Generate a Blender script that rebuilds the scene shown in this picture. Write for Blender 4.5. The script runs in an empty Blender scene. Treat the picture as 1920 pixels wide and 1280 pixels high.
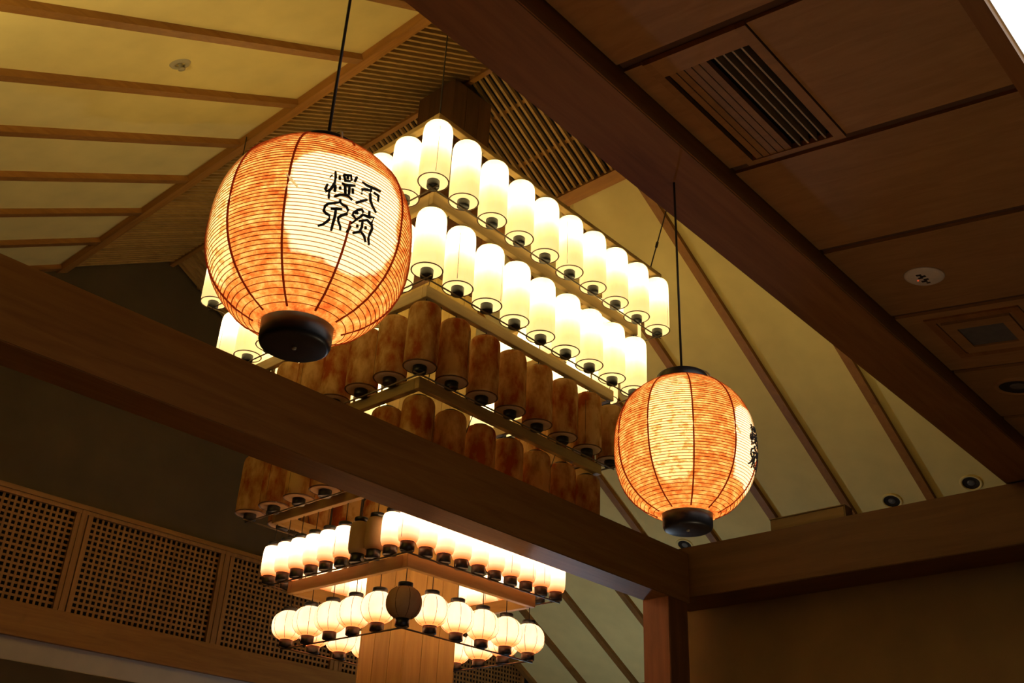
import bpy, bmesh, math, random
from mathutils import Matrix, Vector
random.seed(7)
PI = math.pi
S = bpy.context.scene
COL = S.collection
EYE = 1.6                      # camera height; all z below are given from the eye level and lifted by EYE

# ---------------------------------------------------------------- camera, world, light, exposure
cam_d = bpy.data.cameras.new('camera')
cam = bpy.data.objects.new('camera', cam_d)
COL.objects.link(cam)
right = Vector((0.667983, -0.742979, 0.042207))
down = Vector((0.376322, 0.288318, -0.880485))
fwd = Vector((0.642013, 0.604033, 0.472191))
m = Matrix((right, -down, -fwd)).transposed().to_4x4()
m.translation = Vector((0, 0, EYE))
cam.matrix_world = m
cam_d.sensor_width = 36
cam_d.lens = 36 * 1919.4 / 1920
cam_d.clip_start = 0.05
S.camera = cam

w = bpy.data.worlds.new('world')
S.world = w
w.use_nodes = True
w.node_tree.nodes['Background'].inputs[0].default_value = (1.0, 0.78, 0.5, 1)
w.node_tree.nodes['Background'].inputs[1].default_value = 0.004
S.view_settings.view_transform = 'Standard'
S.view_settings.look = 'None'
S.view_settings.gamma = 1
S.view_settings.use_curve_mapping = False
S.view_settings.exposure = 0.0
S.cycles.use_denoising = True
S.cycles.max_bounces = 6
S.cycles.diffuse_bounces = 3
S.cycles.transmission_bounces = 4
S.cycles.sample_clamp_indirect = 4
S.cycles.caustics_reflective = False
S.cycles.caustics_refractive = False


def lamp(name, kind, loc, power, color, radius=0.05, parent=None, rot=None, size=None, spot=None):
    d = bpy.data.lights.new(name, kind)
    d.energy = power
    d.color = color
    if kind in ('POINT', 'SPOT'):
        d.shadow_soft_size = radius
    if kind == 'AREA':
        d.shape = 'RECTANGLE'; d.size, d.size_y = size
    if kind == 'SPOT' and spot:
        d.spot_size, d.spot_blend = spot
    o = bpy.data.objects.new(name, d)
    COL.objects.link(o)
    if parent: o.parent = parent
    o.location = loc
    if rot: o.rotation_euler = rot
    return o


FILL_R, FILL_L = 10, 80
# unseen lights added below view: white for the far bay, dim near fill
lamp('far_bay_light', 'POINT', (11.6, 9.6, EYE + 0.3), 125, (0.66, 0.83, 1.0), 0.25)
lamp('near_bay_fill', 'POINT', (3.5, 1.2, EYE - 0.9), 27, (1.0, 0.84, 0.56), 0.3)

# roof fill added: at the right beam's box, and unseen atop the middle beam
lamp('roof_fill', 'AREA', (8.04, 3.9, EYE + 3.01), FILL_R, (1.0, 0.76, 0.3), rot=(PI, 0, 0), size=(0.1, 0.68))
lamp('roof_fill', 'AREA', (0.4, 5.24, EYE + 2.9), FILL_L, (1.0, 0.78, 0.34), rot=(PI, 0, 0), size=(1.2, 0.1))

# ---------------------------------------------------------------- helpers


def tag(o, label=None, cat=None, group=None, kind=None):
    if label: o['label'] = label
    if cat: o['category'] = cat
    if group: o['group'] = group
    if kind: o['kind'] = kind
    return o


def empty(name, loc, label=None, cat=None, group=None, kind=None, parent=None):
    o = bpy.data.objects.new(name, None)
    COL.objects.link(o)
    o.empty_display_size = 0.1
    o.location = loc
    if parent: o.parent = parent
    return tag(o, label, cat, group, kind)


def link(name, me, mat=None, parent=None, loc=(0, 0, 0), rot=None):
    if mat is not None and not me.materials: me.materials.append(mat)
    o = bpy.data.objects.new(name, me)
    COL.objects.link(o)
    if parent: o.parent = parent
    o.location = loc
    if rot: o.rotation_euler = rot
    return o


def to_mesh(name, bm, smooth=False):
    me = bpy.data.meshes.new(name)
    bmesh.ops.recalc_face_normals(bm, faces=bm.faces)
    bm.to_mesh(me); bm.free()
    if smooth:
        for p in me.polygons: p.use_smooth = True
    return me


HEX = ((0, 3, 2, 1), (4, 5, 6, 7), (0, 1, 5, 4), (1, 2, 6, 5), (2, 3, 7, 6), (3, 0, 4, 7))


def hexa(bm, p):
    v = [bm.verts.new(q) for q in p]
    for f in HEX: bm.faces.new([v[i] for i in f])


def cuboid(bm, x0, x1, y0, y1, z0, z1):
    hexa(bm, [(x0, y0, z0), (x1, y0, z0), (x1, y1, z0), (x0, y1, z0), (x0, y0, z1), (x1, y0, z1), (x1, y1, z1), (x0, y1, z1)])


def box(name, x0, x1, y0, y1, z0, z1, mat, parent=None, bevel=0.0, base=(0, 0, 0)):
    """one box; coordinates are world (eye-level z) when parent is None, else local to the parent"""
    bm = bmesh.new()
    hx, hy, hz = (x1 - x0) / 2, (y1 - y0) / 2, (z1 - z0) / 2
    cuboid(bm, -hx, hx, -hy, hy, -hz, hz)
    if bevel:
        bmesh.ops.bevel(bm, geom=bm.edges[:], offset=bevel, segments=2, affect='EDGES')
    me = to_mesh(name, bm)
    z = (z0 + z1) / 2 + (0 if parent else EYE)
    return link(name, me, mat, parent, ((x0 + x1) / 2, (y0 + y1) / 2, z))


def poly(name, pts, mat, parent=None):
    """a solid from 8 corner points"""
    c = sum((Vector(p) for p in pts), Vector()) / 8
    bm = bmesh.new()
    hexa(bm, [Vector(p) - c for p in pts])
    me = to_mesh(name, bm)
    if not parent: c = c + Vector((0, 0, EYE))
    return link(name, me, mat, parent, c)


def lathe(bm, prof, n=32, cx=0, cy=0, cap0=True, cap1=True):
    rings = []
    for r, z in prof:
        rings.append([bm.verts.new((cx + r * math.cos(2 * PI * i / n), cy + r * math.sin(2 * PI * i / n), z)) for i in range(n)])
    for a, b in zip(rings, rings[1:]):
        for i in range(n):
            bm.faces.new((a[i], a[(i + 1) % n], b[(i + 1) % n], b[i]))
    if cap0: bm.faces.new(rings[0])
    if cap1: bm.faces.new(rings[-1])


def lathe_mesh(name, prof, n=32, cap0=True, cap1=True, smooth=True):
    bm = bmesh.new()
    lathe(bm, prof, n, cap0=cap0, cap1=cap1)
    return to_mesh(name, bm, smooth)


def torus(bm, R, r, z, n=32, k=4):
    vs = [[bm.verts.new(((R + r * math.cos(2 * PI * j / k)) * math.cos(2 * PI * i / n), (R + r * math.cos(2 * PI * j / k)) * math.sin(2 * PI * i / n), z + r * math.sin(2 * PI * j / k))) for j in range(k)] for i in range(n)]
    for i in range(n):
        for j in range(k):
            bm.faces.new((vs[i][j], vs[(i + 1) % n][j], vs[(i + 1) % n][(j + 1) % k], vs[i][(j + 1) % k]))


def tube(bm, pts, r, k=6):
    pts = [Vector(p) for p in pts]
    rings = []
    for i, p in enumerate(pts):
        d = (pts[min(i + 1, len(pts) - 1)] - pts[max(i - 1, 0)]).normalized()
        a = d.cross(Vector((0, 0, 1)))
        if a.length < 1e-3: a = d.cross(Vector((1, 0, 0)))
        a.normalize(); b = d.cross(a)
        rr = r[i] if isinstance(r, (list, tuple)) else r
        rings.append([bm.verts.new(p + rr * (a * math.cos(2 * PI * j / k) + b * math.sin(2 * PI * j / k))) for j in range(k)])
    for A, B in zip(rings, rings[1:]):
        for j in range(k): bm.faces.new((A[j], A[(j + 1) % k], B[(j + 1) % k], B[j]))
    bm.faces.new(rings[0]); bm.faces.new(rings[-1])


def tube_mesh(name, pts, r, k=6):
    bm = bmesh.new(); tube(bm, pts, r, k)
    return to_mesh(name, bm, True)


# ---------------------------------------------------------------- materials
class N:
    def __init__(self, name):
        self.m = bpy.data.materials.new(name)
        self.m.use_nodes = True
        self.t = self.m.node_tree
        self.t.nodes.clear()
        self.out = self.t.nodes.new('ShaderNodeOutputMaterial')

    def n(self, kind, **kw):
        x = self.t.nodes.new('ShaderNode' + kind)
        for k, v in kw.items():
            if k.startswith('i_'): x.inputs[int(k[2:]) if k[2:].isdigit() else k[2:].replace('_', ' ')].default_value = v
            else: setattr(x, k, v)
        return x

    def l(self, a, b): self.t.links.new(a, b)


def rgba(c): return (c[0], c[1], c[2], 1)


def ramp(mt, fac, stops):
    r = mt.n('ValToRGB')
    e = r.color_ramp.elements
    while len(e) < len(stops): e.new(0.5)
    for i, (p, c) in enumerate(stops): e[i].position = p; e[i].color = rgba(c)
    mt.l(fac, r.inputs[0])
    return r.outputs[0]


def wood(name, light, dark, axis='X', rough=0.5, scale=1.0, contrast=1.0):
    mt = N(name)
    tc = mt.n('TexCoord'); info = mt.n('ObjectInfo')
    mp = mt.n('Mapping')
    s = {'X': (0.7, 9, 9), 'Y': (9, 0.7, 9), 'Z': (9, 9, 0.7)}[axis]
    mp.inputs['Scale'].default_value = [q * scale for q in s]
    add = mt.n('VectorMath', operation='ADD')
    mt.l(tc.outputs['Object'], add.inputs[0])
    sc = mt.n('VectorMath', operation='SCALE'); sc.inputs[3].default_value = 13.0
    cmb = mt.n('CombineXYZ')
    mt.l(info.outputs['Random'], cmb.inputs[0]); mt.l(info.outputs['Random'], cmb.inputs[1]); mt.l(info.outputs['Random'], cmb.inputs[2])
    mt.l(cmb.outputs[0], sc.inputs[0]); mt.l(sc.outputs[0], add.inputs[1])
    mt.l(add.outputs[0], mp.inputs[0])
    nz = mt.n('TexNoise'); nz.inputs['Scale'].default_value = 1.6; nz.inputs['Detail'].default_value = 6; nz.inputs['Roughness'].default_value = 0.62; nz.inputs['Distortion'].default_value = 0.8
    mt.l(mp.outputs[0], nz.inputs['Vector'])
    col = ramp(mt, nz.outputs['Fac'], [(0.5 - 0.2 / contrast, dark), (0.5 + 0.2 / contrast, light)])
    hs = mt.n('HueSaturation')
    mr = mt.n('MapRange'); mr.inputs[3].default_value = 0.86; mr.inputs[4].default_value = 1.12
    mt.l(info.outputs['Random'], mr.inputs[0]); mt.l(mr.outputs[0], hs.inputs['Value'])
    mt.l(col, hs.inputs['Color'])
    b = mt.n('BsdfPrincipled'); b.inputs['Roughness'].default_value = rough
    b.inputs['Specular IOR Level'].default_value = 0.3
    mt.l(hs.outputs[0], b.inputs['Base Color'])
    bp = mt.n('Bump'); bp.inputs['Strength'].default_value = 0.12; bp.inputs['Distance'].default_value = 0.01
    mt.l(nz.outputs['Fac'], bp.inputs['Height']); mt.l(bp.outputs[0], b.inputs['Normal'])
    mt.l(b.outputs[0], mt.out.inputs[0])
    return mt.m


def plain(name, c, rough=0.6, var=0.12, scale=20, metal=0.0):
    mt = N(name)
    tc = mt.n('TexCoord')
    nz = mt.n('TexNoise'); nz.inputs['Scale'].default_value = scale; nz.inputs['Detail'].default_value = 4
    mt.l(tc.outputs['Object'], nz.inputs['Vector'])
    col = ramp(mt, nz.outputs['Fac'], [(0.3, [q * (1 - var) for q in c]), (0.7, [q * (1 + var) for q in c])])
    b = mt.n('BsdfPrincipled'); b.inputs['Roughness'].default_value = rough; b.inputs['Metallic'].default_value = metal
    mt.l(col, b.inputs['Base Color'])
    mt.l(b.outputs[0], mt.out.inputs[0])
    return mt.m


def emitter(name, c, s):
    mt = N(name)
    e = mt.n('Emission'); e.inputs[0].default_value = rgba(c); e.inputs[1].default_value = s
    mt.l(e.outputs[0], mt.out.inputs[0])
    return mt.m


def paper(name, stops, glow=None, glow_s=0.0, scale=6, stretch=(1, 1, 0.35), transl=0.6, dim_rim=None):
    """lantern paper: mottled colour, half diffuse half translucent, plus its own even glow when the lamp is lit"""
    mt = N(name)
    tc = mt.n('TexCoord'); info = mt.n('ObjectInfo')
    mp = mt.n('Mapping'); mp.inputs['Scale'].default_value = stretch
    add = mt.n('VectorMath', operation='ADD')
    cmb = mt.n('CombineXYZ'); sc = mt.n('VectorMath', operation='SCALE'); sc.inputs[3].default_value = 9.0
    for i in range(3): mt.l(info.outputs['Random'], cmb.inputs[i])
    mt.l(cmb.outputs[0], sc.inputs[0])
    mt.l(tc.outputs['Object'], add.inputs[0]); mt.l(sc.outputs[0], add.inputs[1]); mt.l(add.outputs[0], mp.inputs[0])
    nz = mt.n('TexNoise'); nz.inputs['Scale'].default_value = scale; nz.inputs['Detail'].default_value = 5; nz.inputs['Roughness'].default_value = 0.6
    mt.l(mp.outputs[0], nz.inputs['Vector'])
    col = ramp(mt, nz.outputs['Fac'], stops)
    if dim_rim:      # the dimly lit lower rim is painted into the paper colour
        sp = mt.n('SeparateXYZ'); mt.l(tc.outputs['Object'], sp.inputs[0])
        rg = mt.n('MapRange'); rg.inputs[1].default_value = dim_rim[1]; rg.inputs[2].default_value = dim_rim[2]; rg.inputs[3].default_value = 1; rg.inputs[4].default_value = 0
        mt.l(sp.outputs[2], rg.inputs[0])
        dm = mt.n('Mix', data_type='RGBA'); mt.l(rg.outputs[0], dm.inputs[0]); mt.l(col, dm.inputs[6]); dm.inputs[7].default_value = rgba(dim_rim[0])
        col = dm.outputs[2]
    d = mt.n('BsdfDiffuse'); t = mt.n('BsdfTranslucent')
    mt.l(col, d.inputs[0]); mt.l(col, t.inputs[0])
    mx = mt.n('MixShader'); mx.inputs[0].default_value = transl
    mt.l(d.outputs[0], mx.inputs[1]); mt.l(t.outputs[0], mx.inputs[2])
    last = mx.outputs[0]
    if glow:
        e = mt.n('Emission'); e.inputs[1].default_value = glow_s
        mul = mt.n('Mix', data_type='RGBA', blend_type='MULTIPLY'); mul.inputs[0].default_value = 1.0
        mt.l(col, mul.inputs[6]); mul.inputs[7].default_value = rgba(glow)
        mt.l(mul.outputs[2], e.inputs[0])
        a = mt.n('AddShader'); mt.l(last, a.inputs[0]); mt.l(e.outputs[0], a.inputs[1]); last = a.outputs[0]
    mt.l(last, mt.out.inputs[0])
    return mt.m


M = {}
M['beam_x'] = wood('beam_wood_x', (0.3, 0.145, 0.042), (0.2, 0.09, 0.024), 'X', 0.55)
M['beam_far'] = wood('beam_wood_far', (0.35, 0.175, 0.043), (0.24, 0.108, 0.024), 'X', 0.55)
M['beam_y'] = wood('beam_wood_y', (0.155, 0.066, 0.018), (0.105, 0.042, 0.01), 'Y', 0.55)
M['post'] = wood('post_wood', (0.26, 0.105, 0.032), (0.17, 0.068, 0.02), 'Z', 0.55)
M['column'] = wood('column_wood', (0.58, 0.41, 0.125), (0.42, 0.275, 0.08), 'Z', 0.5)
M['upper_board'] = wood('upper_board_wood', (0.11, 0.045, 0.014), (0.07, 0.028, 0.008), 'Z', 0.6)
M['trim_x'] = wood('batten_wood_x', (0.32, 0.145, 0.03), (0.22, 0.092, 0.018), 'X', 0.5)
M['trim_y'] = wood('batten_wood_y', (0.4, 0.18, 0.035), (0.27, 0.115, 0.022), 'Y', 0.5)
M['slat'] = wood('slat_wood', (0.52, 0.31, 0.1), (0.36, 0.2, 0.06), 'X', 0.55)
M['aisle'] = wood('aisle_panel_wood', (0.37, 0.215, 0.08), (0.28, 0.155, 0.056), 'Y', 0.6, 1.3)
M['joint'] = plain('joint_wood', (0.09, 0.045, 0.02), 0.8)
M['rail_x'] = wood('rail_wood_x', (0.5, 0.345, 0.13), (0.36, 0.235, 0.085), 'X', 0.55)
M['rail_y'] = wood('rail_wood_y', (0.5, 0.345, 0.13), (0.36, 0.235, 0.085), 'Y', 0.55)
M['lattice'] = wood('lattice_wood', (0.36, 0.17, 0.045), (0.25, 0.11, 0.027), 'Z', 0.55)
M['roof'] = plain('roof_cloth', (0.86, 0.69, 0.27), 0.9, 0.05, 3)
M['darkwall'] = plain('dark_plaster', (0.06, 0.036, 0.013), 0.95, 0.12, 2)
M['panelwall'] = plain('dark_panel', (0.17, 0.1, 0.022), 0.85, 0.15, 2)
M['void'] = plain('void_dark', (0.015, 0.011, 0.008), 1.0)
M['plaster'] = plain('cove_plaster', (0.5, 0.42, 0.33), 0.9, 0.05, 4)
M['black'] = plain('black_lacquer', (0.012, 0.012, 0.014), 0.38)
M['wire'] = plain('dark_wire', (0.03, 0.02, 0.012), 0.5)
M['bar'] = plain('thin_bar_metal', (0.16, 0.11, 0.06), 0.45)
M['ringwire'] = plain('ring_wire', (0.1, 0.045, 0.015), 0.6)
M['white'] = plain('white_plastic', (0.62, 0.58, 0.5), 0.5, 0.04)
M['beige'] = plain('beige_metal', (0.42, 0.35, 0.22), 0.6, 0.05)
M['grey'] = plain('grey_filter', (0.1, 0.1, 0.1), 0.8)
M['floor'] = wood('floor_wood', (0.3, 0.17, 0.08), (0.2, 0.1, 0.05), 'X', 0.4)
CREAM = [(0.3, (0.86, 0.74, 0.5)), (0.7, (0.95, 0.88, 0.68))]
M['lit'] = paper('lit_paper', CREAM, (1.0, 0.82, 0.45), 0.34, 7)
M['lit_rose'] = paper('lit_rose_paper', [(0.3, (0.93, 0.6, 0.34)), (0.7, (0.95, 0.72, 0.48))], (1.0, 0.76, 0.5), 0.3, 7, dim_rim=((0.8, 0.2, 0.06), 0.075, 0.125))
M['unlit_tan'] = paper('unlit_tan_paper', [(0.3, (0.45, 0.31, 0.17)), (0.7, (0.58, 0.42, 0.25))], None, 0, 7, (1, 1, 0.5), 0.25)
M['tan_box'] = wood('tan_box_wood', (0.3, 0.2, 0.08), (0.22, 0.14, 0.055), 'Y', 0.7)
M['unlit'] = paper('unlit_paper', [(0.38, (0.42, 0.11, 0.03)), (0.48, (0.6, 0.33, 0.11)), (0.6, (0.84, 0.6, 0.27))], None, 0, 6, (1, 1, 0.5), 0.45)
M['unlit_bottom'] = paper('unlit_bottom_paper', [(0.3, (0.66, 0.5, 0.3)), (0.7, (0.8, 0.64, 0.42))], None, 0, 9, (1, 1, 1), 0.2)
M['ink'] = plain('black_ink', (0.02, 0.012, 0.008), 0.8)
M['luminous'] = emitter('luminous_panel', (1.0, 0.98, 0.95), 1.6)

# ---------------------------------------------------------------- roof of the hall: a gable, ridge along Y at X = 6
RX, SL = 6.0, 0.567            # ridge X, slope
EAVE_X, EAVE_Z = 14.65, 3.17
NY = Vector((SL, 0, 1)).normalized()
Y0, Y1 = 2.15, 12.7            # front and back of the hall


def zroof(x): return 4.47 + SL * (12.355 - RX - abs(x - RX))


def prism(name, xz, y0, y1, mat, parent=None):
    n = len(xz)
    cx = sum(p[0] for p in xz) / n; cz = sum(p[1] for p in xz) / n; cy = (y0 + y1) / 2
    bm = bmesh.new()
    a = [bm.verts.new((x - cx, y0 - cy, z - cz)) for x, z in xz]
    b = [bm.verts.new((x - cx, y1 - cy, z - cz)) for x, z in xz]
    bm.faces.new(a); bm.faces.new(b)
    for i in range(n): bm.faces.new((a[i], a[(i + 1) % n], b[(i + 1) % n], b[i]))
    me = to_mesh(name, bm)
    return link(name, me, mat, parent, (cx, cy, cz + (0 if parent else EYE)))


def slope(name, u0, u1, y0, y1, t0, t1, side, mat, parent):
    """board lying on the roof plane; u = distance in X from the ridge, t = depth below the plane"""
    pts = []
    for t in (t1, t0):
        for u, y in ((u0, y0), (u1, y0), (u1, y1), (u0, y1)):
            x, z = u, zroof(RX + u)
            x -= t * NY.x; z -= t * NY.z
            pts.append((RX + side * x, y, z))
    return poly(name, pts, mat, parent)


hall = empty('ceiling', (0, 0, EYE), kind='structure')
BAT = [4.34 + 1.03 * k for k in range(-2, 9)]
edges = [Y0] + [y for y in BAT if Y0 < y < Y1] + [Y1]
for side in (-1, 1):
    u_out = EAVE_X - RX
    for a, b in zip(edges, edges[1:]):
        slope('roof_panel', 1.6, u_out, a + 0.004, b - 0.004, -0.03, 0.0, side, M['roof'], hall)
    for y in edges[1:-1]:
        slope('batten', 1.6, u_out, y - 0.05, y + 0.05, 0.0, 0.065, side, M['trim_x'], hall)
    slope('edge_board', 1.47, 1.6, Y0, Y1, -0.05, 0.075, side, M['trim_y'], hall)
    # open slat lattice either side of the ridge
    proto = None
    n = int((Y1 - Y0 - 0.1) / 0.0885)
    for i in range(n):
        y = Y0 + 0.08 + i * 0.0885
        if proto is None:
            proto = slope('lattice_slat', 0.03, 1.47, y - 0.015, y + 0.015, -0.03, 0.025, side, M['slat'], hall)
        else:
            o = proto.copy(); COL.objects.link(o); o.location.y = y
    for u in (0.45, 1.0):
        slope('cross_rail', u, u + 0.035, Y0, Y1, -0.07, -0.03, side, M['trim_y'], hall)
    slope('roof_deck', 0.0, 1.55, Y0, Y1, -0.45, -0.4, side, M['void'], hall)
box('ridge_board', RX - 0.03, RX + 0.03, Y0, Y1, zroof(RX) - 0.08, zroof(RX) + 0.06, M['trim_y'], hall)

gable = [(-2.65, 3.17), (14.65, 3.17), (RX, zroof(RX) + 0.5)]
# end wall: dark plaster gable, lattice band, fascia, pale cove, lower wall
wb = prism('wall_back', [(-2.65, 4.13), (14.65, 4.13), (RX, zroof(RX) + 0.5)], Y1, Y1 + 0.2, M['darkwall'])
tag(wb, kind='structure')
# parts of the back wall are local to it
bx, by, bz = wb.location.x, wb.location.y, wb.location.z - EYE


def onback(name, x0, x1, y0, y1, z0, z1, mat, parent=wb, bevel=0):
    return box(name, x0 - bx, x1 - bx, y0 - by, y1 - by, z0 - bz, z1 - bz, mat, parent, bevel)


onback('backing', -2.65, 14.65, Y1 + 0.1, Y1 + 0.15, 2.3, 4.13, M['void'])
onback('fascia_board', -2.65, 14.65, Y1 - 0.06, Y1 + 0.1, 2.4, 2.79, M['trim_x'])
onback('top_rail', -2.65, 14.65, Y1 - 0.07, Y1 + 0.1, 4.075, 4.135, M['trim_x'])
onback('cove', -2.65, 14.65, Y1 + 0.02, Y1 + 0.2, 2.13, 2.4, M['plaster'])
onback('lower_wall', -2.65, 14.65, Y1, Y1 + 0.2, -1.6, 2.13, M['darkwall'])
ST = [1.32, 3.47, 5.62, 7.79, 9.94, 12.1, 14.25]
bar_v = bar_h = None
for x0, x1 in zip(ST, ST[1:]):
    p = empty('lattice_panel', (x0 - bx, Y1 - by, 2.79 - bz), parent=wb)
    W = x1 - x0
    box('stile', -0.05, 0.03, -0.055, 0.02, 0, 1.285, M['lattice'], p)
    box('stile', 0.05, 0.115, -0.045, 0.02, 0, 1.285, M['lattice'], p)
    box('stile', W - 0.115, W - 0.055, -0.045, 0.02, 0, 1.285, M['lattice'], p)
    box('rail', 0.03, W - 0.05, -0.05, 0.02, 1.235, 1.285, M['lattice'], p)
    nv = 25; a, b = 0.115, W - 0.115
    for i in range(1, nv):
        x = a + (b - a) * i / nv
        if bar_v is None: bar_v = box('lattice_bar', x - 0.0155, x + 0.0155, -0.014, 0.0, 0, 1.24, M['lattice'], p).data
        else: link('lattice_bar', bar_v, None, p, (x, -0.007, 0.62))
    for j in range(1, 17):
        z = 1.235 * j / 17
        if bar_h is None: bar_h = box('lattice_bar', a, b, -0.012, 0.002, z - 0.0145, z + 0.0145, M['lattice'], p).data
        else: link('lattice_bar', bar_h, None, p, ((a + b) / 2, -0.005, z))

# walls that close the room outside the picture, and the floor
tag(box('floor', -4, 15.2, -4, 13.2, -1.75, -1.6, M['floor']), kind='structure')
tag(box('wall_left', -2.85, -2.65, Y0, Y1, -1.6, 3.2, M['darkwall']), kind='structure')
tag(box('wall_right', 14.65, 14.85, Y0, Y1, -1.6, 3.2, M['darkwall']), kind='structure')
tag(prism('wall_front', [(-2.65, 3.2), (14.65, 3.2), (RX, zroof(RX) + 0.45)], 1.98, 2.1, M['darkwall']), kind='structure')

# ---------------------------------------------------------------- timber frame
ABOT, A0, A1 = 2.9, 1.91, 2.24
near = box('timber_beam', -3.0, 14.6, A0, A1, ABOT, ABOT + 0.3, M['beam_x'], bevel=0.006)
tag(near, 'long brown timber beam nearest the camera, carrying the two red lanterns', 'beam')
bx0 = box('timber_beam', -3.0, 7.93, 5.09, 5.387, 2.36, 2.825, M['beam_far'], bevel=0.006)
tag(bx0, 'brown timber beam crossing in front of the lantern tiers', 'beam')
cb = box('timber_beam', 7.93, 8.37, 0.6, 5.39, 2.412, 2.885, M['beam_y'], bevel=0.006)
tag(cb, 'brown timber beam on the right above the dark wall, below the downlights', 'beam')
pst = box('timber_post', 7.6, 7.9, 5.1, 5.38, -1.6, 2.36, M['post'], bevel=0.006)
tag(pst, 'reddish brown square timber post under the corner of two beams', 'post')
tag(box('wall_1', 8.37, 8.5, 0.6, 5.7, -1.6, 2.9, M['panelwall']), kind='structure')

# ---------------------------------------------------------------- ceiling of the near aisle: boards with dark joints, falling towards the camera
AS = 0.16


def zaisle(y): return 3.02 - AS * (1.91 - y)


aisle = empty('ceiling', (0, 0, EYE), kind='structure')
JX = [2.6 + 0.88 * k for k in range(-6, 10)]


def tilt(name, x0, x1, y0, y1, t0, t1, mat, parent):
    """board lying under the aisle ceiling plane, t downwards"""
    return poly(name, [(x, y, zaisle(y) - t) for t in (t1, t0) for x, y in ((x0, y0), (x1, y0), (x1, y1), (x0, y1))], mat, parent)


VX0, VX1, VY0, VY1 = 2.70, 3.455, 1.35, 1.80
for a, b in zip(JX, JX[1:]):
    a, b = a + 0.026, b - 0.026
    if a < 3 < b:      # the panel with the vent opening, four pieces around it
        tilt('ceiling_panel', a, b, 0.66, 1.335, -0.02, 0, M['aisle'], aisle)
        tilt('ceiling_panel', a, b, 1.815, 1.905, -0.02, 0, M['aisle'], aisle)
    else:
        tilt('ceiling_panel', a, b, 0.66, 1.905, -0.02, 0, M['aisle'], aisle)
tilt('backing', JX[0], JX[-1], 0.6, 1.91, -0.3, -0.16, M['void'], aisle)
for x in JX:
    tilt('joint_strip', x - 0.03, x + 0.03, 0.66, 1.905, -0.05, -0.018, M['joint'], aisle)
tilt('edge_frame', JX[0], JX[-1], 0.585, 0.655, -0.05, 0.03, M['beam_x'], aisle)

lp = empty('luminous_ceiling_panel', (3.0, -0.2, EYE + zaisle(-0.2)), 'glaring white luminous ceiling panel at the top right edge', 'ceiling light')


def tl(name, x0, x1, y0, y1, t0, t1, mat, parent, zf=zaisle):
    L = parent.location
    o = poly(name, [(x - L.x, y - L.y, zf(y) - t - (L.z - EYE)) for t in (t1, t0) for x, y in ((x0, y0), (x1, y0), (x1, y1), (x0, y1))], mat, parent)
    return o


tl('diffuser', 1.4, 6.0, -1.0, 0.575, -0.02, 0.0, M['luminous'], lp)
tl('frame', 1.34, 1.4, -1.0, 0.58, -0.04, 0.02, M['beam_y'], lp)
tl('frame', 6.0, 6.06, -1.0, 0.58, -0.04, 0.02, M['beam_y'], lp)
tl('frame', 1.34, 6.06, -1.06, -1.0, -0.04, 0.02, M['beam_x'], lp)

# ceiling vent
v = empty('ceiling_vent', (3.08, 1.57, EYE + zaisle(1.57)), 'slatted wooden air vent in the dark board ceiling', 'air vent')
tl('frame', VX0 - 0.075, VX1 + 0.01, 1.34, 1.385, -0.02, 0.01, M['aisle'], v)
tl('frame', VX0 - 0.075, VX1 + 0.01, 1.775, 1.81, -0.02, 0.01, M['aisle'], v)
tl('frame', VX0 - 0.075, VX0 + 0.03, 1.385, 1.775, -0.02, 0.01, M['aisle'], v)
tl('frame', VX1 - 0.02, VX1 + 0.01, 1.385, 1.775, -0.02, 0.01, M['aisle'], v)
tl('well', VX0, VX1, 1.385, 1.775, -0.13, -0.12, M['void'], v)
for i in range(4):
    y = 1.42 + i * 0.04
    tl('fin', VX0 + 0.03, VX1 - 0.02, y - 0.004, y + 0.004, -0.05, 0.004, M['beige'], v)['label'] = 'thin metal fin over the black slot'
for i in range(5):
    y = 1.595 + i * 0.036
    tl('fin', VX0 + 0.03, VX1 - 0.02, y - 0.0155, y + 0.0155, -0.03, 0.004, M['aisle'], v)

# round ceiling unit
ta = math.atan(AS)
t = empty('ceiling_speaker', (4.815, 1.555, EYE + zaisle(1.555)), 'round white ceiling unit with small dark slots in the board ceiling', 'ceiling unit')
t.rotation_euler = (ta, 0, 0)
link('plate', lathe_mesh('plate', [(0.0, -0.016), (0.085, -0.016), (0.1, -0.006), (0.103, 0.0), (0.0, 0.0)], 36, False, False), M['white'], t)
for x, y, s in ((-0.045, 0.01, .011), (-0.025, -0.004, .012), (-0.012, 0.014, .01), (0.012, -0.006, .01), (0.03, 0.01, .012), (0.052, -0.002, .008)):
    box('slot', x - s * .6, x + s * .6, y - s * 1.2, y + s * 1.2, -0.019, -0.015, M['black'], t)
box('indicator', 0.005, 0.013, 0.032, 0.04, -0.02, -0.015, emitter('indicator_red', (1, 0.12, 0.03), 0.5), t)

# square access hatch
h = empty('ceiling_hatch', (5.61, 1.52, EYE + zaisle(1.52)), 'square wooden ceiling grille with a grey filter, in the board ceiling', 'ceiling grille')
for x0, x1, y0, y1 in ((5.33, 5.38, 1.26, 1.77), (5.85, 5.9, 1.26, 1.77), (5.38, 5.85, 1.26, 1.31), (5.38, 5.85, 1.72, 1.77)):
    tl('outer_frame', x0, x1, y0, y1, -0.01, 0.012, M['beam_x'], h)
for x0, x1, y0, y1 in ((5.40, 5.48, 1.33, 1.70), (5.75, 5.83, 1.33, 1.70), (5.48, 5.75, 1.33, 1.39), (5.48, 5.75, 1.64, 1.70)):
    tl('inner_frame', x0, x1, y0, y1, -0.01, 0.02, M['aisle'], h)
tl('filter', 5.48, 5.75, 1.39, 1.64, -0.01, 0.008, M['grey'], h)


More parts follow.
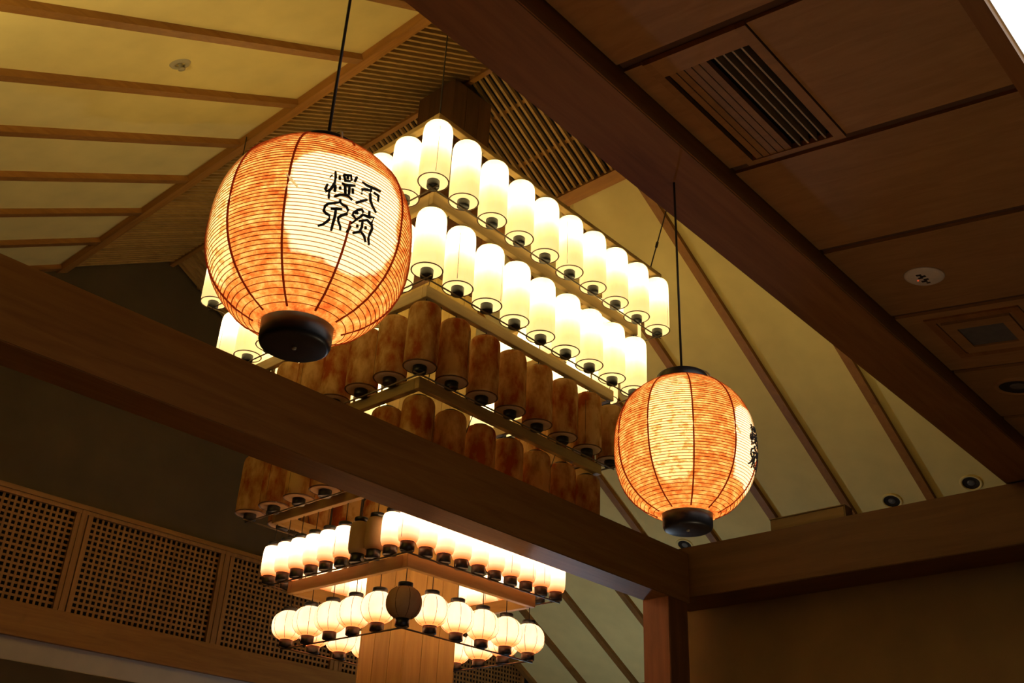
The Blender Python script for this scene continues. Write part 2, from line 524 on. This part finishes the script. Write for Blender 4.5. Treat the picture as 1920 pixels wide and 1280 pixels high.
def downlight(name, loc, rot, r, label, rim):
    d = empty(name, loc, label, 'downlight')
    d.rotation_euler = rot
    link('trim_ring', lathe_mesh('trim_ring', [(r * 0.74, 0.0), (r * 0.78, -0.012), (r * 0.96, -0.014), (r, 0.0)], 36, False, False), rim, d)
    link('reflector', lathe_mesh('reflector', [(r * 0.76, -0.004), (r * 0.72, -0.002), (r * 0.3, -0.001), (0.0, -0.001)], 36, False, False), M['void'], d)
    link('lamp_glass', lathe_mesh('lamp_glass', [(0, -0.006), (r * .3, -0.005), (r * .34, -0.001)], 24, False, False), M['grey'], d)
    return d


downlight('downlight', (6.47, 1.63, EYE + zaisle(1.63)), (ta, 0, 0), 0.15, 'round recessed downlight in the dark board ceiling, cut by the right edge', M['aisle'])
sr = math.atan(SL)
for i, (x, y, lb) in enumerate(((12.29, 7.94, 'black recessed downlight on the pale roof, above the corner of two beams'),
                  (12.25, 4.82, 'black recessed downlight on the pale roof, between the last two battens'),
                  (12.22, 3.82, 'black recessed downlight on the pale roof, in the sharp corner at far right'))):
    downlight('downlight', (x, y, EYE + zroof(x)), (0, sr, 0), 0.13, lb, M['roof'])

# box light standing on the right-hand beam
bl = empty('right_beam_box', (8.04, 3.9, EYE + 2.885), 'long beige box fixture resting on the right-hand beam', 'light fixture')
box('housing', -0.07, 0.07, -0.35, 0.35, 0.0, 0.11, M['tan_box'], bl, 0.006)
box('end_cap', -0.072, 0.072, -0.356, -0.35, 0.0, 0.112, M['tan_box'], bl)
box('lid', -0.075, 0.075, -0.355, 0.355, 0.11, 0.118, M['tan_box'], bl)

# small sprinkler on the left roof slope
sx, sy = 2.94, 6.97
sp = empty('sprinkler', (sx, sy, EYE + zroof(sx)), 'small round sprinkler head on the pale left roof slope', 'sprinkler')
sp.rotation_euler = (0, -sr, 0)
link('escutcheon', lathe_mesh('escutcheon', [(0.045, -0.004), (0.05, -0.02), (0.085, -0.014), (0.095, 0)], 28, False, False), M['beige'], sp)
link('head', lathe_mesh('head', [(0, -0.06), (0.032, -0.058), (0.032, -0.048), (0.014, -0.04), (0.02, -0.0)], 16, False, False), M['beige'], sp)

# ---------------------------------------------------------------- clad column
CX, CY, CS = 6.0, 6.7, 0.2875
ctop = zroof(RX) - 0.1
col = empty('clad_column', (CX, CY, 0), 'square column clad in pale wood boards, inside the lantern tiers', 'column')
H0, H1 = 0.0, ctop + EYE
ZC = 5.25 + EYE                # above this the column boards are a darker tone
box('core', -CS + 0.018, CS - 0.018, -CS + 0.018, CS - 0.018, H0, H1 - 0.15, M['void'], col)
pw = 2 * CS / 3
for i in range(3):
    a = -CS + i * pw + (0.0015 if i else 0); b = -CS + (i + 1) * pw - (0.0015 if i < 2 else 0)
    for q0, q1, mk, lb in ((H0, ZC, 'column', None), (ZC + 0.002, H1 - 0.15, 'upper_board', 'dark board')):
        for s in (-1, 1):
            y0, y1 = (-CS, -CS + 0.018) if s < 0 else (CS - 0.018, CS)
            a2, b2 = max(a, -CS + 0.018), min(b, CS - 0.018)
            for o in (box('plank', a, b, y0, y1, q0, q1, M[mk], col, 0.002), box('plank', y0, y1, a2, b2, q0, q1, M[mk], col, 0.002)):
                if lb: o['label'] = lb

BULB = {'tall': 6.5, 'slim': 3.0, 'round': 2.6}
BIG_GLOW, BIG_BULB = 0.24, 8.5

# ---------------------------------------------------------------- tiers of lanterns round the column
ORD = ['first', 'second', 'third', 'fourth', 'fifth', 'sixth', 'seventh', 'eighth', 'ninth', 'tenth']
TIERS = [
    dict(k='topmost lit tier', h=1.575, n=10, R=0.126, b0=5.04, b1=5.625, cap=4.985, rail=(5.665, 5.715), rh=1.585, kind='tall', mat='lit'),
    dict(k='second lit tier', h=1.40, n=9, R=0.128, b0=4.345, b1=4.91, cap=4.285, rail=(4.975, 5.10), rh=1.41, kind='tall', mat='lit'),
    dict(k='upper unlit brown tier', h=1.235, n=8, R=0.134, b0=3.60, b1=4.15, cap=3.545, rail=(4.225, 4.335), rh=1.235, kind='tall', mat='unlit'),
    dict(k='lower unlit brown tier', h=1.07, n=7, R=0.134, b0=2.885, b1=3.425, cap=2.83, rail=(3.46, 3.56), rh=1.15, kind='tall', mat='unlit'),
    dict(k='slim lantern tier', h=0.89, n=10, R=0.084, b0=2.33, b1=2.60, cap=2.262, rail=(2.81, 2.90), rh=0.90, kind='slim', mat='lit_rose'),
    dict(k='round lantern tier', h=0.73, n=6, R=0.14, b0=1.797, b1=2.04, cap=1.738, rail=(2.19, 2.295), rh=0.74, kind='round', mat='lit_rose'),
]
FORM = {'tall': 'cylinder', 'slim': 'slim', 'round': 'round'}


def lantern_parts(T, mat):
    """shared meshes for one kind of lantern; local z = 0 at the underside of the bottom cap"""
    R, c = T['R'], T['cap']
    z0, z1 = T['b0'] - c, T['b1'] - c
    P = []
    if T['kind'] == 'tall':
        prof = [(R * 0.38, z0 + 0.006), (R * 0.9, z0 - 0.002), (R, z0 + 0.004), (R * 1.01, z0 + 0.1), (R, z1 - 0.10), (R * 0.985, z1 - 0.06), (R * 0.93, z1 - 0.03), (R * 0.82, z1 - 0.01), (R * 0.62, z1), (R * 0.4, z1 + 0.002)]
        shade = lathe_mesh('shade', prof, 28, False, False)
        P.append(('shade', shade, mat, None))
        bm = bmesh.new(); torus(bm, R * 0.995, 0.006, z0, 28); P.append(('bottom_hoop', to_mesh('bottom_hoop', bm), 'ringwire', None))
        P.append(('bottom_cap', lathe_mesh('bottom_cap', [(R * 0.40, 0.0), (R * 0.42, 0.006), (R * 0.42, z0 + 0.006)], 20), 'black', None))
        P.append(('top_cap', lathe_mesh('top_cap', [(R * 0.5, z1 - 0.004), (R * 0.52, z1 + 0.016), (R * 0.4, z1 + 0.02)], 20), 'black', None))
    elif T['kind'] == 'slim':
        r = 0.058
        prof = [(r * .95, z0), (R * 0.86, z0 + 0.012), (R * 0.97, z0 + 0.04), (R, z0 + 0.08), (R, z1 - 0.08), (R * 0.97, z1 - 0.04), (R * 0.86, z1 - 0.012), (r * .9, z1)]
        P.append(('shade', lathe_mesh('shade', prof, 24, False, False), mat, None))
        P.append(('bottom_cap', lathe_mesh('bottom_cap', [(r * .96, 0.0), (r, 0.004), (r, z0 + 0.004)], 20), 'black', None))
        P.append(('top_cap', lathe_mesh('top_cap', [(r, z1 - 0.003), (r, z1 + 0.032), (r * .96, z1 + 0.036)], 20), 'black', None))
    else:
        r = 0.06
        H = (z1 - z0) / 2; zc = (z0 + z1) / 2
        prof = []
        for i in range(13):
            a = -1 + 2 * i / 12
            rr = R * math.sqrt(max(0, 1 - abs(a) ** 2.3 * 0.84))
            prof.append((rr, zc + a * H))
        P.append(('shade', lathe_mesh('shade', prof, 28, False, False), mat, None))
        P.append(('bottom_cap', lathe_mesh('bottom_cap', [(r * .9, 0.0), (r * .94, 0.004), (r * .94, z0 + 0.004)], 20), 'black', None))
        P.append(('top_cap', lathe_mesh('top_cap', [(r, z1 - 0.003), (r, z1 + 0.03), (r * .96, z1 + 0.034)], 20), 'black', None))
    top = T['rail'][0] - c - 0.003
    P.append(('hanging_wire', tube_mesh('hanging_wire', [(0, 0, z1 + 0.015), (0, 0, top)], 0.004, 5), 'wire', None))
    if T['kind'] != 'round':
        P.append(('seam', tube_mesh('seam', [(R * 1.003, 0, z0 + 0.02), (R * 1.012, 0, z0 + (z1 - z0) * .3), (R * 1.003, 0, z1 - 0.1)], 0.0022, 4), 'ringwire', None))
    else:
        for a in range(8):
            H = (z1 - z0) / 2; zc = (z0 + z1) / 2
            pts = []
            for i in range(9):
                q = -0.96 + 1.92 * i / 8
                rr = R * math.sqrt(max(0, 1 - abs(q) ** 2.3 * 0.84)) + 0.001
                pts.append((rr * math.cos(a * PI / 4), rr * math.sin(a * PI / 4), zc + q * H))
            P.append(('seam', tube_mesh('seam', pts, 0.0022, 4), 'ringwire', None))
    return P


UNLIT = {(4, 'left', 2), (4, 'left', 3), (5, 'corner', 0)}
for ti, T in enumerate(TIERS):
    h, n = T['h'], T['n']
    # frame that carries the tier
    z0, z1 = T['rail']; rh = T['rh']
    fr = empty('lantern_frame', (CX, CY, EYE + z0), 'square wooden hanging frame carrying the ' + T['k'] + ' of lanterns', 'frame')
    hw = 0.027 if ti else 0.035
    zt = z1 - z0
    for s in (-1, 1):
        box('rail', -rh - hw, rh + hw, s * rh - hw, s * rh + hw, 0, zt, M['rail_x'], fr, 0.003)
        box('rail', s * rh - hw, s * rh + hw, -rh + hw, rh - hw, 0, zt, M['rail_y'], fr, 0.003)
    tb = T['cap'] - z0 - 0.0085
    for s in (-1, 1):
        link('tie_bar', tube_mesh('tie_bar', [(-h - 0.06, s * h, tb), (h + 0.06, s * h, tb)], 0.007, 6), M['bar'], fr)
        link('tie_bar', tube_mesh('tie_bar', [(s * h, -h - 0.06, tb), (s * h, h + 0.06, tb)], 0.007, 6), M['bar'], fr)
    for ax, ay in ((-1, -1), (1, -1), (1, 1), (-1, 1)):
        if ti == 0:
            x = CX + ax * rh
            if ax > 0 and ay < 0:      # this one runs out to the roof at a slant, with a turnbuckle
                a = Vector((rh - .12, -rh, zt)); b = Vector((rh + 0.30, -rh - .05, zroof(CX + rh + 0.3) - z0))
                b = a + (b - a) * 0.985
                link('hanger_wire', tube_mesh('hanger_wire', [a, b], 0.007, 5), M['wire'], fr)
                q = a + (b - a) * .25
                link('turnbuckle', tube_mesh('turnbuckle', [q, q + (b - a) * .06], 0.014, 6), M['wire'], fr)
                continue
            link('hanger_wire', tube_mesh('hanger_wire', [(ax * rh, ay * rh, zt), (ax * rh, ay * rh, zroof(x) - z0 - 0.01)], 0.006, 5), M['wire'], fr)
        else:
            U = TIERS[ti - 1]
            stp = 2 * U['h'] / (U['n'] - 1)
            q = U['h'] - stp * (0.5 if U['h'] - stp * 0.5 < rh - 0.01 else 1.5)
            link('hanger_wire', tube_mesh('hanger_wire', [(ax * q, ay * rh, zt + 0.001), (ax * q, ay * U['rh'], U['rail'][0] - z0 - 0.003)], 0.004, 5), M['wire'], fr)
    parts = lantern_parts(T, T['mat'])
    lit = T['mat'].startswith('lit')
    proto_un = None
    # positions: name of the row, index counted from the nearest corner
    pos = [('corner', 0, -h, -h)]
    for i in range(1, n):
        t = -h + 2 * h * i / (n - 1)
        pos.append(('right', i, t, -h)); pos.append(('left', i, -h, t))
    for i in range(1, n):
        t = -h + 2 * h * i / (n - 1)
        pos.append(('backright', i, h, t))
        if i < n - 1: pos.append(('backleft', i, t, h))
    for row, i, x, y in pos:
        on = lit and (ti, row, i) not in UNLIT
        col_w = ('lit cream' if T['mat'] == 'lit' else 'lit warm white') if on else 'unlit brown'
        form = FORM[T['kind']]
        if row == 'corner': where = 'at the near corner of the ' + T['k']
        elif row in ('right', 'left'): where = '%s from near corner, %s row, %s' % (ORD[i - 1], row, T['k'])
        elif row == 'backright': where = '%s in back right row, %s' % (ORD[i - 1], T['k'])
        else: where = '%s in back left row, %s' % (ORD[i - 1], T['k'])
        e = empty('paper_lantern', (CX + x, CY + y, EYE + T['cap']), '%s %s lantern %s' % (col_w, form, where), 'lantern', T['k'] + ' lanterns')
        e.rotation_euler = (random.uniform(-.012, .012), random.uniform(-.012, .012), random.uniform(0, 2 * PI))
        for pn, me, mk, _ in parts:
            if not me.materials: me.materials.append(M[mk])
            if pn == 'shade' and lit and not on:
                if proto_un is None:
                    proto_un = me.copy(); proto_un.materials.clear(); proto_un.materials.append(M['unlit_tan'])
                me = proto_un
            link(pn, me, None, e)
        if T['mat'] == 'unlit' and row != 'x':
            R = T['R']; zz = T['b0'] - T['cap']
            if 'disc' not in T:
                T['disc'] = lathe_mesh('bottom_paper', [(R * 0.36, zz - 0.002), (R * 0.88, zz - 0.008), (R * 0.93, zz - 0.004)], 28, False, False)
                T['disc'].materials.append(M['unlit_bottom'])
            link('bottom_paper', T['disc'], None, e)['label'] = 'pale paper underside'
        if on:
            zz = (T['b0'] - T['cap']); hh = T['b1'] - T['b0']
            lamp('bulb', 'POINT', (0, 0, zz + hh * {'tall': 0.68, 'slim': 0.68, 'round': 0.5}[T['kind']]), BULB[T['kind']], (1.0, 0.85, 0.5) if T['kind'] == 'tall' else (1.0, 0.9, 0.74), 0.03, e)

# ---------------------------------------------------------------- the two large red lanterns
LR, LH, LP = 0.278, 0.30, 2.4


def lrad(z): return LR * math.sqrt(max(0.0, 1 - abs(z / LH) ** LP))


def big_paper(name='red_lantern_paper', dim=(1, 1, 1)):
    mt = N(name)
    tc = mt.n('TexCoord'); info = mt.n('ObjectInfo')
    sep = mt.n('SeparateXYZ'); mt.l(tc.outputs['Object'], sep.inputs[0])
    at = mt.n('Math', operation='ARCTAN2'); mt.l(sep.outputs[1], at.inputs[0]); mt.l(sep.outputs[0], at.inputs[1])
    nz = mt.n('TexNoise'); nz.inputs['Scale'].default_value = 9; nz.inputs['Detail'].default_value = 5; nz.inputs['Roughness'].default_value = 0.65
    mp = mt.n('Mapping'); mp.inputs['Scale'].default_value = (1, 1, 1.6)
    mt.l(tc.outputs['Object'], mp.inputs[0]); mt.l(mp.outputs[0], nz.inputs['Vector'])
    n2 = mt.n('TexNoise'); n2.inputs['Scale'].default_value = 26; n2.inputs['Detail'].default_value = 6; n2.inputs['Roughness'].default_value = 0.7
    mt.l(mp.outputs[0], n2.inputs['Vector'])

    def patch(tc0, tw, z0, zw, jag):
        """ragged bare-paper patch round the print: angle tc0 +- tw, height z0 +- zw"""
        a = mt.n('Math', operation='SUBTRACT'); mt.l(at.outputs[0], a.inputs[0]); a.inputs[1].default_value = tc0
        wr = mt.n('Math', operation='WRAP'); mt.l(a.outputs[0], wr.inputs[0]); wr.inputs[1].default_value = PI; wr.inputs[2].default_value = -PI
        a = mt.n('Math', operation='DIVIDE'); mt.l(wr.outputs[0], a.inputs[0]); a.inputs[1].default_value = tw
        b = mt.n('Math', operation='SUBTRACT'); mt.l(sep.outputs[2], b.inputs[0]); b.inputs[1].default_value = z0
        b2 = mt.n('Math', operation='DIVIDE'); mt.l(b.outputs[0], b2.inputs[0]); b2.inputs[1].default_value = zw
        pa = mt.n('Math', operation='POWER'); pa.inputs[1].default_value = 4; aa = mt.n('Math', operation='ABSOLUTE'); mt.l(a.outputs[0], aa.inputs[0]); mt.l(aa.outputs[0], pa.inputs[0])
        pb = mt.n('Math', operation='POWER'); pb.inputs[1].default_value = 4; ab = mt.n('Math', operation='ABSOLUTE'); mt.l(b2.outputs[0], ab.inputs[0]); mt.l(ab.outputs[0], pb.inputs[0])
        s = mt.n('Math', operation='ADD'); mt.l(pa.outputs[0], s.inputs[0]); mt.l(pb.outputs[0], s.inputs[1])
        j = mt.n('Math', operation='MULTIPLY_ADD'); mt.l(nz.outputs['Fac'], j.inputs[0]); j.inputs[1].default_value = jag; mt.l(s.outputs[0], j.inputs[2])
        r = mt.n('MapRange'); r.inputs[1].default_value = 0.85 + jag * .5; r.inputs[2].default_value = 1.15 + jag * .5; r.inputs[3].default_value = 1; r.inputs[4].default_value = 0
        mt.l(j.outputs[0], r.inputs[0])
        return r.outputs[0]
    red = ramp(mt, n2.outputs['Fac'], [(0.32, (0.42, 0.08, 0.016)), (0.46, (0.64, 0.2, 0.045)), (0.57, (0.74, 0.36, 0.11)), (0.72, (0.84, 0.58, 0.26))])
    cream = ramp(mt, n2.outputs['Fac'], [(0.3, (0.9, 0.84, 0.62)), (0.7, (0.96, 0.93, 0.78))])
    patchy = ramp(mt, n2.outputs['Fac'], [(0.4, (0.7, 0.34, 0.1)), (0.5, (0.86, 0.7, 0.36)), (0.64, (0.74, 0.62, 0.36))])
    m1 = mt.n('Mix', data_type='RGBA'); mt.l(patch(-0.02, 0.60, -0.04, 0.155, 1.8), m1.inputs[0]); mt.l(red, m1.inputs[6]); mt.l(cream, m1.inputs[7])
    m2 = mt.n('Mix', data_type='RGBA'); mt.l(patch(-1.57, 0.315, 0.0, 0.215, 1.2), m2.inputs[0]); mt.l(m1.outputs[2], m2.inputs[6]); mt.l(patchy, m2.inputs[7])
    m3 = mt.n('Mix', data_type='RGBA', blend_type='MULTIPLY'); m3.inputs[0].default_value = 1; mt.l(m2.outputs[2], m3.inputs[6]); m3.inputs[7].default_value = rgba(dim)
    col = m3.outputs[2]
    d = mt.n('BsdfDiffuse'); t = mt.n('BsdfTranslucent'); mt.l(col, d.inputs[0]); mt.l(col, t.inputs[0])
    mx = mt.n('MixShader'); mx.inputs[0].default_value = 0.65; mt.l(d.outputs[0], mx.inputs[1]); mt.l(t.outputs[0], mx.inputs[2])
    e = mt.n('Emission'); e.inputs[1].default_value = BIG_GLOW
    mul = mt.n('Mix', data_type='RGBA', blend_type='MULTIPLY'); mul.inputs[0].default_value = 1; mt.l(col, mul.inputs[6]); mul.inputs[7].default_value = (1, 0.84, 0.5, 1)
    mt.l(mul.outputs[2], e.inputs[0])
    a = mt.n('AddShader'); mt.l(mx.outputs[0], a.inputs[0]); mt.l(e.outputs[0], a.inputs[1])
    mt.l(a.outputs[0], mt.out.inputs[0])
    return mt.m


M['red_paper'] = big_paper()
M['rib'] = big_paper('bamboo_rib_paper', (0.66, 0.5, 0.4))
M['seam'] = paper('seam_red', [(0.3, (0.3, 0.035, 0.01)), (0.7, (0.4, 0.06, 0.016))], (1, 0.8, 0.5), 0.2, 12, (1, 1, 1), 0.3)
GLYPHS = [[[[-14.3,0.0307],[-14.0,0.0296]],[[-12.2,0.0484],[-11.7,0.0302],[-11.8,0.0128],[-12.8,-0.0033],[-14.0,-0.0168],[-13.6,-0.0395]],[[-15.4,0.0027],[-16.1,-0.0149],[-15.8,-0.0204],[-14.0,-0.0157]],[[-9.7,0.0374],[-9.4,0.0265]],[[-11.2,0.0053],[-11.1,-0.0149]],[[-8.7,0.0045],[-8.4,-0.0033]],[[-7.6,0.0463],[-6.3,0.0285],[-3.6,0.0326]],[[-7.6,0.0463],[-3.6,0.052],[-3.0,0.0364]],[[-5.2,0.0484],[-5.2,0.0369]],[[-0.2,0.0541],[-1.1,0.0368]],[[-8.0,0.0179],[-6.2,0.0139],[-0.6,0.0241]],[[-6.2,0.0139],[-5.3,-0.0133]],[[-3.7,0.0175],[-3.4,-0.0109]],[[-1.8,0.0116],[-1.3,-0.0031]],[[-11.0,-0.0301],[-8.2,-0.0197],[-4.2,-0.0148],[-1.1,-0.0229]]],[[[-7.6,-0.0338],[-7.4,-0.0414]],[[-7.4,-0.0414],[-10.3,-0.0483],[-13.4,-0.0548],[-14.9,-0.0633],[-15.1,-0.0773],[-13.7,-0.083],[-11.7,-0.0858],[-11.5,-0.0967],[-12.8,-0.1053],[-14.6,-0.1141],[-16.9,-0.1192]],[[-7.4,-0.0414],[-5.8,-0.0466],[-3.6,-0.0483],[-2.4,-0.0574],[-2.7,-0.0678],[-5.5,-0.0769],[-6.9,-0.0853],[-6.4,-0.096],[-4.9,-0.1058],[-4.4,-0.116]],[[-11.7,-0.0668],[-5.8,-0.0589]],[[-9.0,-0.0639],[-8.8,-0.085],[-9.1,-0.1038],[-9.3,-0.1235]]],[[[3.1,0.0454],[6.3,0.0418],[10.8,0.0436],[15.4,0.0464]],[[3.7,0.0069],[3.6,0.0214],[6.6,0.0285],[8.7,0.0305]],[[9.3,0.0408],[8.7,0.0192],[9.5,-0.0007],[11.1,-0.0134],[14.2,-0.0269]],[[11.0,0.0303],[14.3,0.0293],[14.4,0.01]],[[1.2,-0.0269],[4.3,-0.0146],[7.3,-0.0026]]],[[[0.6,-0.0651],[0.7,-0.0581],[3.0,-0.0445],[5.1,-0.0387],[6.2,-0.0441],[6.1,-0.0535],[4.3,-0.0664],[2.3,-0.0747]],[[1.6,-0.0564],[3.3,-0.054]],[[0.1,-0.0638],[3.2,-0.073],[0.5,-0.0888]],[[9.8,-0.0335],[10.2,-0.051]],[[6.5,-0.0515],[10.4,-0.0504],[13.3,-0.0434],[12.5,-0.0614]],[[4.7,-0.0744],[9.4,-0.0608],[12.8,-0.0673],[13.6,-0.0766],[12.9,-0.0955],[12.9,-0.1061],[14.6,-0.1212]],[[6.9,-0.0718],[7.2,-0.0864],[6.6,-0.1004],[2.9,-0.1113]],[[7.4,-0.0986],[10.0,-0.106],[11.9,-0.1185]],[[9.3,-0.0797],[9.7,-0.0875]],[[4.3,-0.0859],[4.7,-0.0926]],[[0.7,-0.0968],[-0.5,-0.1161]]]]


def big_lantern(loc, face, label):
    e = empty('red_lantern', loc, label, 'lantern', 'large red lanterns under the near beam')
    e.rotation_euler = (0, 0, math.radians(face))
    zs = [-0.272 + 0.544 * i / 56 for i in range(57)]
    zt = 0.284
    prof = []
    NR = 54
    for i in range(NR * 2 + 1):
        z = -0.283 + 0.566 * i / (NR * 2)
        r = lrad(z) + (0.0 if i % 2 else 0.0022)
        prof.append((r, z))
    link('shade', lathe_mesh('shade', prof, 72, False, False), M['red_paper'], e)
    bm = bmesh.new()
    for i in range(1, NR):
        z = -0.283 + 0.566 * i / NR
        torus(bm, lrad(z) + 0.0022, 0.0016, z, 72, 4)
    r = link('bamboo_ribs', to_mesh('bamboo_ribs', bm, True), M['rib'], e); r['kind'] = 'stuff'
    for k in range(10):
        a = k * PI / 5
        pts = []
        for i in range(21):
            z = -0.278 + 0.556 * i / 20
            q = lrad(z) + 0.0035
            pts.append((q * math.cos(a), q * math.sin(a), z))
        if k: link('seam', tube_mesh('seam', pts, 0.0032, 5), M['seam'], e)
        else:
            link('seam', tube_mesh('seam', pts[:8], 0.0032, 5), M['seam'], e); link('seam', tube_mesh('seam', pts[-4:], 0.0032, 5), M['seam'], e)
    for g in GLYPHS:
        bm = bmesh.new()
        for st in g:
            P = []
            for th, z in st:
                P.append((th, z))
            # resample and lay on the paper
            pts = []
            for (t0, a0), (t1, a1) in zip(P, P[1:]):
                k = max(1, int(max(abs(t1 - t0) / 2.0, abs(a1 - a0) / 0.01)))
                for q in range(k): pts.append((t0 + (t1 - t0) * q / k, a0 + (a1 - a0) * q / k))
            pts.append(P[-1])
            W = []
            for th, z in pts:
                rr = lrad(z) + 0.003
                W.append((rr * math.cos(math.radians(th)), rr * math.sin(math.radians(th)), z))
            nW = len(W)
            rad = [0.0036 * (0.8 + 0.4 * math.sin(PI * (i + .5) / nW)) for i in range(nW)]
            if len(st) == 2 and st[0] == g[0][0] and abs(st[0][0] - st[1][0]) < 0.5 and abs(st[0][1] - st[1][1]) < .004: rad = [0.0055] * nW
            tube(bm, W, rad, 6)
        link('painted_character', to_mesh('painted_character', bm, True), M['ink'], e)['label'] = 'black brush-written seal script character'
    link('bottom_cap', lathe_mesh('bottom_cap', [(0.0, -0.336), (0.084, -0.34), (0.092, -0.335), (0.096, -0.325), (0.097, -0.262), (0.09, -0.258)], 48, False, True), M['black'], e)
    link('screw', lathe_mesh('screw', [(0, -0.344), (0.006, -0.343), (0.007, -0.338)], 12, False, False), M['beige'], e)
    link('top_cap', lathe_mesh('top_cap', [(0.098, 0.266), (0.103, 0.272), (0.105, 0.312), (0.1, 0.318), (0.0, 0.316)], 48, True, False), M['black'], e)
    pts = [(0.118 * math.cos(PI * i / 12), 0, 0.29 + 0.06 * math.sin(PI * i / 12) ** 0.7) for i in range(13)]
    link('bail', tube_mesh('bail', pts, 0.0036, 5), M['beige'], e)
    link('hanging_wire', tube_mesh('hanging_wire', [(0, 0, 0.31), (0, 0, ABOT + EYE - loc[2] - 0.003)], 0.0052, 6), M['wire'], e)
    for zz, an in ((0.0, -34), (-0.005, -36 + 108)):
        q = lrad(zz) + 0.004
        a0 = math.radians(an)
        link('paper_tie', tube_mesh('paper_tie', [((q) * math.cos(a0 + d), q * math.sin(a0 + d), zz + 0.02 - 0.04 * i) for i, d in ((0, -.06), (.5, 0.0), (1, .06))], [0.003, 0.004, 0.003], 5), M['lit'], e)['label'] = 'small white paper tie on the seam'  # tie is given the glowing lantern paper so it reads white
    lamp('bulb', 'POINT', (0, 0, 0.03), BIG_BULB, (1.0, 0.86, 0.58), 0.05, e)
    return e


big_lantern((1.367, 2.08, EYE + 1.585), -104.3, 'large red paper lantern with black calligraphy facing the camera, at left')
big_lantern((3.246, 2.08, EYE + 1.585), -68.0, 'smaller looking red paper lantern at right, its calligraphy turned to the rim')
